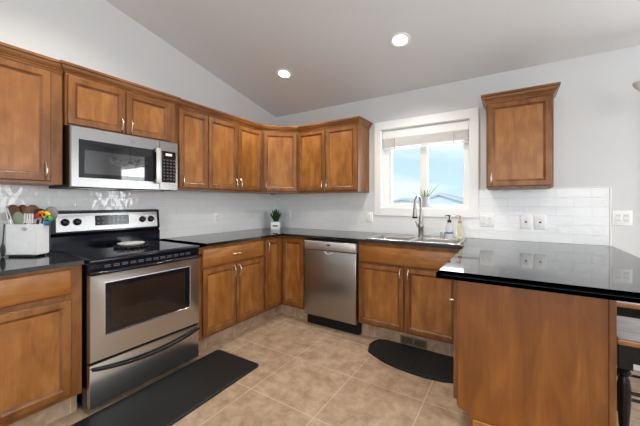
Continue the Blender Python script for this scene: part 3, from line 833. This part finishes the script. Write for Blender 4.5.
# vertical handle
b = MB(); b.box(DWX - .040, DWX - .006, -.052, -.040, .052, .335, .006, seg=2).box(DWX - .034, DWX - .014, -.042, -.018, .066, .086, .003).box(DWX - .034, DWX - .014, -.042, -.018, .300, .320, .003)
b.build('door_handle', 'steel_light', md)
cp = MB().rings(DWX + .002, MW, 0, MH, [(0, .004), (0, -.012), (.006, -.02)], cap=True).build('control_panel', 'steel_dim', t)
MB().box(DWX + .018, MW - .022, -.0215, -.017, .066, .322, .002).build('keypad', 'mw_glass', cp)
MB().box(DWX + .050, MW - .056, -.0222, -.02, .284, .304).build('clock_display', 'label_white', cp, smooth=False)
b = MB()
for r_ in range(7):
    for k in range(4): b.box(DWX + .032 + k * .028, DWX + .045 + k * .028, -.0222, -.02, .088 + r_ * .026, .098 + r_ * .026)
b.build('keypad_buttons', 'key', cp, smooth=False)
lg = MB()
lg.tube([(.372 + .0135 * math.cos(a * PI / 12), -.0212, .357 + .0135 * math.sin(a * PI / 12)) for a in range(25)], .0016, 6)
lg.tube([(.372 + .007 * math.cos(a) - .003, -.0212, .357 + .007 * math.sin(a)) for a in [.6 + k * .5 for k in range(10)]], .0011, 6)
lg.tube([(.376, -.0212, .363), (.374, -.0212, .352), (.380, -.0212, .351)], .0011, 6)
lg.build('emblem', 'faucet_metal', md)
for k in range(2): MB().box(.09 + k * .33, .31 + k * .33, .08, .22, -.003, .001).build('grease_filter', 'steel_light', t, smooth=False)

# ------------------------------------------------------------------ dishwasher
t = thing('dishwasher', 'stainless dishwasher between corner cabinet and sink cabinet', 'dishwasher', (.944, -.61, 0), 0)
DW = .604
MB().box(.004, DW - .004, .0, .57, .10, .895).build('dishwasher_body', 'black_matte', t, smooth=False)
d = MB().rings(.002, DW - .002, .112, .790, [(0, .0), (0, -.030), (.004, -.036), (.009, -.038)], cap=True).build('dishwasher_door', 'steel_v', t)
pts = [(DW / 2 - .050 + .10 * k / 12, -.042 - .008 * math.sin(PI * k / 12), .782 - .022 * math.sin(PI * k / 12)) for k in range(13)]
MB().tube(pts, .008, 8).build('pocket_handle', 'steel_light', d)
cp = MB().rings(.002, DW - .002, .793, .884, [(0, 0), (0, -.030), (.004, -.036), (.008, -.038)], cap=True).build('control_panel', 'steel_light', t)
MB().box(DW / 2 - .024, DW / 2 + .020, -.0395, -.034, .842, .858, .002).build('display', 'display', cp)
b = MB()
for k in range(5): b.box(.06 + k * .03, .072 + k * .03, -.0386, -.036, .848, .853)
b.build('buttons', 'faucet_metal', cp, smooth=False); b = MB()
for k in range(5): b.box(.40 + k * .03, .412 + k * .03, -.0386, -.036, .848, .853)
b.build('buttons', 'faucet_metal', cp, smooth=False)
MB().box(.004, DW + .006, .02, .06, 0, .108).build('kick_plate', 'black_matte', t, smooth=False)

# ------------------------------------------------------------------ floor mats
def rrect(x0, x1, y0, y1, r, n=6):
    pts = []
    for (cx, cy, a0) in ((x1 - r, y1 - r, 0), (x0 + r, y1 - r, 90), (x0 + r, y0 + r, 180), (x1 - r, y0 + r, 270)):
        for k in range(n + 1):
            a = R(a0 + 90 * k / n); pts.append((cx + r * math.cos(a), cy + r * math.sin(a)))
    return pts
def mat_mesh(outline, h, inset):
    c = Vector((sum(p[0] for p in outline) / len(outline), sum(p[1] for p in outline) / len(outline)))
    def ins_(d):
        n = len(outline); res = []
        for i in range(n):
            a, p, q = Vector(outline[i - 1]), Vector(outline[i]), Vector(outline[(i + 1) % n])
            t_ = (q - a).normalized(); nn = Vector((-t_.y, t_.x)); res.append(tuple(p + nn * d))
        return res
    n = len(outline); o1 = ins_(inset * .35); o2 = ins_(inset)
    vs_ = [(x, y, 0) for x, y in outline] + [(x, y, h * .55) for x, y in outline] + [(x, y, h * .9) for x, y in o1] + [(x, y, h) for x, y in o2]
    fs_ = [(k * n + i, k * n + (i + 1) % n, (k + 1) * n + (i + 1) % n, (k + 1) * n + i) for k in range(3) for i in range(n)]
    fs_ += [tuple(range(3 * n, 4 * n)), tuple(reversed(range(n)))]
    return MB().add(vs_, fs_)
o = mat_mesh(rrect(-.24, .24, -1.35, 0, .035), .016, .02).build('floor_mat', 'rubber', None, (.888, -1.500, .0005), R(1.5))
tag(o, 'smooth black anti-fatigue mat lying in front of the range', 'floor mat')
# half-round ribbed mat
outl = [(.40, 0), (-.40, 0), (-.415, -.10)]
outl = [(.415, .0), (-.355, .0), (-.395, -.035), (-.428, -.10), (-.44, -.18), (-.41, -.275), (-.33, -.325), (-.22, -.375), (-.1, -.40), (.0, -.41), (.1, -.41), (.22, -.39), (.30, -.355), (.36, -.31), (.405, -.25), (.425, -.19), (.43, -.1), (.43, -.02)]
t = thing('floor_mat', 'half-round ribbed black mat in front of the sink cabinet', 'floor mat', (2.165, -.570, .0005), R(-1))
mat_mesh(outl, .018, .018).build('mat_base', 'rubber', t)
b = MB()
for k in range(24):
    x = -.352 + k * .0325
    fr = max(.05, .39 * math.sqrt(max(0, 1 - (abs(x) / .425) ** 3.2)))
    b.box(x - .007, x + .007, -fr + .012, -.02, .0175, .0215, .001)
b.build('ribs', 'rubber', t)
pts = [(p[0] * .985, p[1] * .985 - .002, .0185) for p in outl[2:]]
MB().tube(pts, .006, 6).build('rim_bead', 'rubber', t)

# ------------------------------------------------------------------ plants
def blade(b, base, az, lean, L, wd, th, curve=.3, n=6):
    d = Vector((math.cos(az), math.sin(az), 0)); s_ = Vector((-d.y, d.x, 0)); vs_ = []; fs_ = []
    p = Vector(base); ang = lean
    for k in range(n + 1):
        u = k / n; wk = wd * (1 - u ** 2.6) * (.75 + .5 * min(1, u * 3)) + .0006
        nrm = d * math.cos(ang) - Vector((0, 0, 1)) * math.sin(ang)
        vs_ += [tuple(p - s_ * wk), tuple(p + nrm * th * (1 - u)), tuple(p + s_ * wk), tuple(p - nrm * th * .2 * (1 - u))]
        p = p + (d * math.sin(ang) + Vector((0, 0, 1)) * math.cos(ang)) * (L / n); ang += curve / n
    for k in range(n):
        for j in range(4): fs_.append((k * 4 + j, k * 4 + (j + 1) % 4, (k + 1) * 4 + (j + 1) % 4, (k + 1) * 4 + j))
    fs_.append((3, 2, 1, 0)); m = n * 4; fs_.append((m, m + 1, m + 2, m + 3))
    return b.add(vs_, fs_)
t = thing('potted_plant', 'dark green succulent in a small white square pot in the counter corner', 'plant', (.245, -.285, CT1), R(32))
b = MB(); b.rings(-.056, .056, 0, .098, [(0, 0), (0, .112)], back=True)
b = MB().box(-.056, .056, -.056, .056, 0, .100, .006, seg=2).build('pot', 'ceramic', t)
MB().box(-.046, .046, -.046, .046, .0985, .102).build('soil', 'soil', t)
MB().box(-.032, .032, -.058, -.0555, .040, .058, .001).build('name_plate', 'dark_tool', t)
b = MB()
for k in range(46):
    az = k * 2.399; ln = .1 + .75 * (k / 46) ** .8
    blade(b, (.02 * math.cos(az) * k / 46, .02 * math.sin(az) * k / 46, .10), az, ln * .85, .175 - .05 * k / 46 + random.uniform(-.012, .012), .011, .005, -.2)
b.build('leaves', 'leaf', t)
t = thing('potted_plant', 'spiky aloe in a small grey metal pot on the window sill', 'plant', (2.022, .033, WZ0 + .0125))
MB().lathe([(.028, 0), (.030, .004), (.037, .104), (.0395, .106), (.0395, .112), (.035, .112), (.034, .098), (.001, .096)], 22).build('pot', 'pot_grey', t)
b = MB()
for az, ln, L, wd in ((PI * 1.02, .98, .225, .0075), (PI * 1.05, .30, .17, .0075), (-.05, .16, .215, .008), (-.15, .70, .24, .0075), (-.2, .42, .15, .0075), (PI * 1.5, .25, .10, .008), (PI, .6, .10, .0075)):
    blade(b, (.010 * math.cos(az), .006 * math.sin(az) - .004, .09), az, ln, L, wd, .009, .12, 7)
b.build('leaves', 'aloe', t)

# ------------------------------------------------------------------ utensil crock and tools
CRX, CRY, CRA = .172, -2.608, R(32.5)
t = thing('utensil_crock', 'hammered white rectangular utensil crock left of the range', 'crock', (CRX, CRY, CT1), CRA)
cw, cd, ch = .097, .043, .205
b = MB(); vs_ = []
for q in ((cw - .004, cd - .004, .012), (cw, cd, .018), (cw, cd, ch - .003), (cw - .001, cd - .001, ch), (cw - .005, cd - .005, ch), (cw - .006, cd - .006, .03)):
    a, c_, z = q; vs_ += [(-a, -c_, z), (a, -c_, z), (a, c_, z), (-a, c_, z)]
fs_ = [(k * 4 + j, k * 4 + (j + 1) % 4, (k + 1) * 4 + (j + 1) % 4, (k + 1) * 4 + j) for k in range(5) for j in range(4)] + [(3, 2, 1, 0), (20, 21, 22, 23)]
b.add(vs_, fs_).build('crock_body', 'hammered', t, smooth=False)
b = MB()
b.box(-cw + .012, cw - .018, -cd + .004, -cd + .016, 0, .0125, .002).box(-cw + .012, cw - .018, cd - .016, cd - .004, 0, .0125, .002)
b.build('base_rail', 'iron', t)
b = MB()
for k, (x, z) in enumerate(((.008, .178), (.019, .180), (.030, .177), (.014, .170), (.025, .170))):
    b.tube([(x + .006 * math.cos(a * PI / 5), -cd - .0005, z + .006 * math.sin(a * PI / 5)) for a in range(11)], .0011, 5)
b.build('emblem', 'grey_tool', t)
CM = Matrix.Translation((CRX, CRY, CT1)) @ Matrix.Rotation(CRA, 4, 'Z')
def tool(name, label, cat, x, y, tipx, tipy, L, mname, kind, hm=None, twist=0):
    # a utensil standing in the crock: foot at (x, y, .035) leaning to (tipx, tipy)
    p0 = CM @ Vector((x, y, .036)); p1 = CM @ Vector((tipx, tipy, L))
    d = (p1 - p0); ln = d.length; zz = d.normalized()
    fx = (CM.to_3x3() @ Vector((math.cos(twist), math.sin(twist), 0))); fx = (fx - zz * fx.dot(zz)).normalized(); fy = zz.cross(fx)
    rot = Matrix((fx, fy, zz)).transposed().to_4x4()
    o = thing(name, label, cat, p0); o.rotation_euler = rot.to_euler()
    MB().tube([(0, 0, 0), (0, 0, ln * .4), (0, 0, ln * .74)], [.006, .0052, .006], 8).build('handle', hm or mname, o)
    h = MB()
    if kind == 'spoon':
        h.sphere((0, 0, ln * .84), 1, (.042, .012, ln * .17))
    elif kind == 'spatula':
        h.box(-.030, .030, -.003, .003, ln * .70, ln, .0028)
    elif kind == 'round_spatula':
        h.sphere((0, 0, ln * .83), 1, (.036, .008, ln * .17))
    elif kind == 'tongs':
        h.tube([(-.008, 0, ln * .05), (-.014, 0, ln * .6), (-.004, 0, ln)], .0055, 8, .6).tube([(.008, 0, ln * .05), (.014, 0, ln * .6), (.004, 0, ln)], .0055, 8, .6)
    elif kind == 'slotted':
        for k in range(4): h.box(-.030 + k * .0162, -.019 + k * .0162, -.003, .003, ln * .76, ln * .97, .002)
        h.box(-.030, .030, -.003, .003, ln * .72, ln * .78, .002)
    elif kind == 'ladle':
        h.sphere((0, 0, ln * .9), 1, (.040, .022, .030))
    h.build('head', mname, o); return o
tool('wooden_spoon', 'large brown wooden spoon at the far left of the crock', 'utensil', -.03, .02, -.125, .02, .325, 'spoon_wood', 'spoon')
tool('wooden_spoon', 'brown wooden spoon leaning left behind the steel tongs in the crock', 'utensil', -.01, .035, -.085, .045, .325, 'spoon_wood', 'spoon')
tool('tongs', 'steel tongs leaning left in the utensil crock', 'utensil', -.03, -.02, -.098, -.035, .305, 'steel_light', 'tongs')
tool('wooden_spatula', 'brown wooden turner standing behind the sage spatula', 'utensil', .005, .03, -.012, .04, .325, 'spoon_wood', 'spoon', None, .3)
tool('silicone_spatula', 'sage green silicone spoon at the front of the crock', 'utensil', -.015, -.03, -.030, -.035, .285, 'sage', 'round_spatula')
tool('slotted_turner', 'white slotted turner at the front right of the crock', 'utensil', .03, -.03, .042, -.038, .280, 'white_tool', 'slotted')
tool('ladle', 'dark brown nylon ladle leaning right in the crock', 'utensil', .02, .01, .050, .032, .300, 'dark_tool', 'ladle')
tool('serving_spoon', 'grey nylon spoon at the back right of the crock', 'utensil', .06, .028, .118, .045, .312, 'grey_tool', 'spoon', None, .2)
# colourful measuring-cup ring hung over the crock's right rim
p = CM @ Vector((.094, .005, .240))
t = thing('measuring_cup_set', 'rainbow ring of measuring cups at the right rim of the crock', 'utensil', p, CRA + R(12))
for k, nm in enumerate(('blue', 'green', 'yellow', 'orange', 'red')):
    r0 = .040
    aa = [R(-75 + k * 52 + j * 9) for j in range(6)]
    b = MB(); b.tube([(r0 * math.cos(a), 0, r0 * math.sin(a)) for a in aa], [.010, .014, .0155, .0155, .014, .010], 10, .8)
    b.tube([(r0 * .75 * math.cos(aa[2]), -.002, r0 * .75 * math.sin(aa[2])), (.006 * math.cos(aa[2]), 0, .006 * math.sin(aa[2]))], .005, 8)
    b.build('measuring_cup', 'cup_' + nm, t)
MB().tube([(0, 0, .008), (-.012, 0, -.06), (-.02, 0, -.17)], .005, 8).build('handle', 'dark_tool', t)
# dark spoon leaning on the crock's left side
p0 = CM @ Vector((-cw - .014, -cd - .004, .001))
o = thing('serving_spoon', 'dark metal spoon standing against the left side of the crock', 'utensil', p0, CRA)
MB().sphere((0, 0, .042), 1, (.017, .007, .042)).build('head', 'dark_tool', o)
MB().tube([(0, 0, .08), (.004, 0, .14), (.010, 0, .205)], [.004, .003, .004], 8).build('handle', 'dark_tool', o)

# ------------------------------------------------------------------ outlets and switches
def plate(label, cat, loc, rz, wd, h, kinds):
    t = thing('wall_outlet' if kinds[0] == 'o' else 'light_switch', label, cat, loc, rz)
    MB().rings(-wd / 2, wd / 2, -h / 2, h / 2, [(0, .001), (0, -.004), (.004, -.0065)], cap=True).build('cover_plate', 'outlet', t)
    n = len(kinds)
    for i, k in enumerate(kinds):
        x = (i - (n - 1) / 2) * .046
        if k == 'o':
            s = MB().box(x - .0165, x + .0165, -.0085, -.005, -.034, .034, .003).build('socket', 'outlet_in', t)
            b = MB()
            for zz in (-.018, .018): b.box(x - .008, x - .0055, -.0089, -.006, zz - .004, zz + .005).box(x + .0055, x + .008, -.0089, -.006, zz - .004, zz + .005)
            b.build('slots', 'slot', s, smooth=False)
        elif k == 'g':
            s = MB().box(x - .0165, x + .0165, -.0085, -.005, -.034, .034, .003).build('socket', 'outlet_in', t)
            MB().box(x - .007, x + .007, -.0098, -.006, -.007, .007).build('test_button', 'slot', s, smooth=False)
        else:
            MB().box(x - .0165, x + .0165, -.0095, -.005, -.034, .034, .003).build('rocker', 'outlet_in', t)
    return t
YW = -.0085
plate('white outlet on the left tile wall above the drawer cabinet', 'outlet', (.0085, -1.016, 1.10), R(90), .080, .122, ['o'])
plate('white outlet behind the corner succulent', 'outlet', (.235, YW, 1.115), 0, .080, .122, ['o'])
plate('single white switch left of the window below its sill', 'switch', (1.412, YW, 1.110), 0, .082, .116, ['s'])
plate('double white switch plate between window and lone wall cabinet', 'switch', (2.594, YW, 1.110), 0, .118, .122, ['s', 's'])
plate('single white outlet under the lone wall cabinet, left of its twin', 'outlet', (2.895, YW, 1.105), 0, .084, .122, ['g'])
plate('single white outlet right of its twin on the tiled backsplash', 'outlet', (2.997, YW, 1.105), 0, .084, .122, ['g'])
plate('double white outlet on the painted wall past the tile edge', 'outlet', (3.512, -.0005, 1.155), 0, .112, .114, ['o', 'o'])

# ------------------------------------------------------------------ counter stools
def stool(label, loc, rz=0):
    t = thing('counter_stool', label, 'stool', loc, rz, 'stools under the peninsula overhang')
    hw, hd, sz = .215, .195, .655
    MB().box(-hw, hw, -hd, hd, sz - .028, sz - .001, .006, seg=2).build('seat', 'seat_wood', t)
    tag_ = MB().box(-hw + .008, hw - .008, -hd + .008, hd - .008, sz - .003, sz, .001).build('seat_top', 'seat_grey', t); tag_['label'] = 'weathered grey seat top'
    MB().box(-hw + .02, hw - .02, -hd + .02, -hd + .042, sz - .105, sz - .030).box(-hw + .02, hw - .02, hd - .042, hd - .02, sz - .105, sz - .03).box(-hw + .02, -hw + .042, -hd + .04, hd - .04, sz - .105, sz - .03).box(hw - .042, hw - .02, -hd + .04, hd - .04, sz - .105, sz - .03).build('apron', 'stool_black', t, smooth=False)
    prof = [(.012, 0), (.015, .02), (.019, .10), (.022, .16), (.016, .175), (.022, .185), (.022, .215), (.016, .225), (.019, .26), (.024, .34), (.026, .42), (.020, .465), (.016, .475), (.026, .485), (.027, .497), (.018, .508), (.022, .515)]
    for sx in (-1, 1):
        for sy in (-1, 1):
            b = MB().lathe(prof, 14); b.box(-.026, .026, -.026, .026, .512, sz - .031, .003)
            b.build('leg', 'stool_black', t, (sx * (hw - .032), sy * (hd - .045), 0))
    a, c_ = hw - .032, hd - .045
    for sy in (-1, 1):
        for z in (.20, .40): MB().tube([(-a, sy * c_, z + (.03 if sy > 0 else 0)), (a, sy * c_, z + (.03 if sy > 0 else 0))], .009, 8).build('stretcher', 'stool_black', t)
    for sx in (-1, 1):
        for z in (.27, .44): MB().tube([(sx * a, -c_, z), (sx * a, c_, z)], .009, 8).build('stretcher', 'stool_black', t)
    return t
stool('nearer black counter stool with grey-topped wood seat tucked by the peninsula end', (3.408, -1.150, 0))
stool('farther black counter stool with grey-topped wood seat tucked near the back wall', (3.408, -.465, 0))

# ------------------------------------------------------------------ recessed lights
def recessed(label, x, y, power):
    z = zceil(y); t = thing('recessed_light', label, 'ceiling light', (x, y, z)); t.rotation_euler = (math.atan(-SL), 0, 0)
    MB().lathe([(.060, -.004), (.066, -.008), (.084, -.005), (.086, 0), (.060, 0)], 32, None, False).build('trim_ring', 'white', t)
    MB().lathe([(.001, -.004), (.060, -.004), (.060, -.001), (.001, -.001)], 28).build('lens', 'lamp_lens', t)
    l = bpy.data.lights.new('recessed_lamp', 'SPOT'); l.energy = power; l.spot_size = R(140); l.spot_blend = .6; l.shadow_soft_size = .05; l.color = (1, .93, .83)
    lo = bpy.data.objects.new('recessed_lamp', l); C.objects.link(lo); lo.location = (x, y + .01, z - .035)
recessed('lit recessed ceiling light near the left corner cabinets', .768, -.760, 36)
recessed('lit recessed ceiling light in front of the sink window', 2.003, -.755, 36)

recessed('added unseen ceiling light above the range side, near the ridge', .95, -2.55, 48)  # three out-of-view lamps near the ridge, added for top-down light
recessed('added unseen ceiling light above the middle of the kitchen, near the ridge', 2.25, -2.55, 48)
recessed('added unseen ceiling light above the dining side, near the ridge', 3.7, -2.55, 48)

# ------------------------------------------------------------------ dining chandelier (its left shade reaches into the frame)
t = thing('chandelier', 'frosted glass chandelier shade at the right edge by the wall', 'chandelier', (3.80, -.50, 1.968))
zc = zceil(-.50) - 1.968
MB().lathe([(.06, zc), (.06, zc - .02), (.01, zc - .03)], 20).build('ceiling_plate', 'nickel', t)
MB().tube([(0, 0, zc - .02), (0, 0, .05)], .007, 8).sphere((0, 0, .02), .035).build('stem', 'nickel', t)
for k in range(5):
    a = PI + .12 + 2 * PI * k / 5; ca, sa = math.cos(a), math.sin(a)
    arm = MB().tube([(.02 * ca, .02 * sa, .01), (.14 * ca, .14 * sa, -.035), (.26 * ca, .26 * sa, -.02), (.30 * ca, .30 * sa, .01)], .007, 8).build('arm', 'nickel', t)
    MB().lathe([(.02, 0), (.03, .004), (.058, .04), (.062, .06), (.058, .058), (.026, .012)], 20).build('lamp_shade', 'shade_glass', arm, (.30 * ca, .30 * sa, .008))

# ------------------------------------------------------------------ outside the window
tag(MB().box(-60, 60, 3, 90, -2.2, -2.0).build('snowy_ground', 'snow', smooth=False), 'snow-covered ground outside beyond the sink window', 'ground')['kind'] = 'structure'
def house(label, x, y, wd, zb, zr, z0=-2.0, dep=8):
    t = thing('house', label, 'house', (x, y, z0))
    h1, h2 = zb - z0, zr - z0
    MB().box(-wd / 2 + .3, wd / 2 - .3, .3, dep, 0, h1).build('house_walls', 'siding', t, smooth=False)
    vs_ = [(-wd / 2 - .3, 0, h1 - .15), (0, 0, h2), (wd / 2 + .3, 0, h1 - .15)]
    b = MB(); v2 = [(a, c_ + dep + .5, e) for a, c_, e in vs_]
    b.add(vs_ + [(a, c_, e - .25) for a, c_, e in vs_] + v2 + [(a, c_, e - .25) for a, c_, e in v2],
          [(0, 1, 7, 6), (1, 2, 8, 7), (3, 4, 10, 9), (4, 5, 11, 10), (0, 1, 4, 3), (1, 2, 5, 4), (6, 7, 10, 9), (7, 8, 11, 10), (0, 3, 9, 6), (2, 5, 11, 8)])
    b.build('roof', 'roof', t, smooth=False)
    MB().add([(-wd / 2 + .3, .28, h1 - .1), (wd / 2 - .3, .28, h1 - .1), (0, .28, h2 - .3), (-wd / 2 + .3, .45, h1 - .1), (wd / 2 - .3, .45, h1 - .1), (0, .45, h2 - .3)], [(0, 1, 2), (5, 4, 3), (0, 1, 4, 3), (1, 2, 5, 4), (2, 0, 3, 5)]).build('gable_wall', 'siding', t, smooth=False)
    MB().box(-.6, .6, .22, .32, h1 - 1.7, h1 - .6).build('window', 'pot_grey', t, smooth=False)
house('pale snowy-roofed house seen in the right window pane', -3.6, 30, 5.2, 1.55, 2.35)
house('pale snowy-roofed house low in the left window pane', -9.6, 37, 5.0, 1.35, 1.95)
t = thing('bare_tree', 'faint bare tree at the left edge of the window view', 'tree', (-10.6, 33, -2.0))
MB().tube([(0, 0, 0), (.1, 0, 2), (0, .1, 3.6), (.2, 0, 5.0)], [.16, .12, .08, .02], 8).build('trunk', 'bark', t)
b = MB()
for k in range(46):
    z = 1.8 + 3.0 * random.random(); a = random.random() * 6.28; L = (5.4 - z) * .42
    p1 = (L * .5 * math.cos(a), L * .5 * math.sin(a), z + L * .3); p2 = (L * math.cos(a + .3), L * math.sin(a + .3), z + L * .9)
    b.tube([(.05, 0, z), p1, p2], [.035, .025, .008], 5)
b.build('branches', 'bark', t)
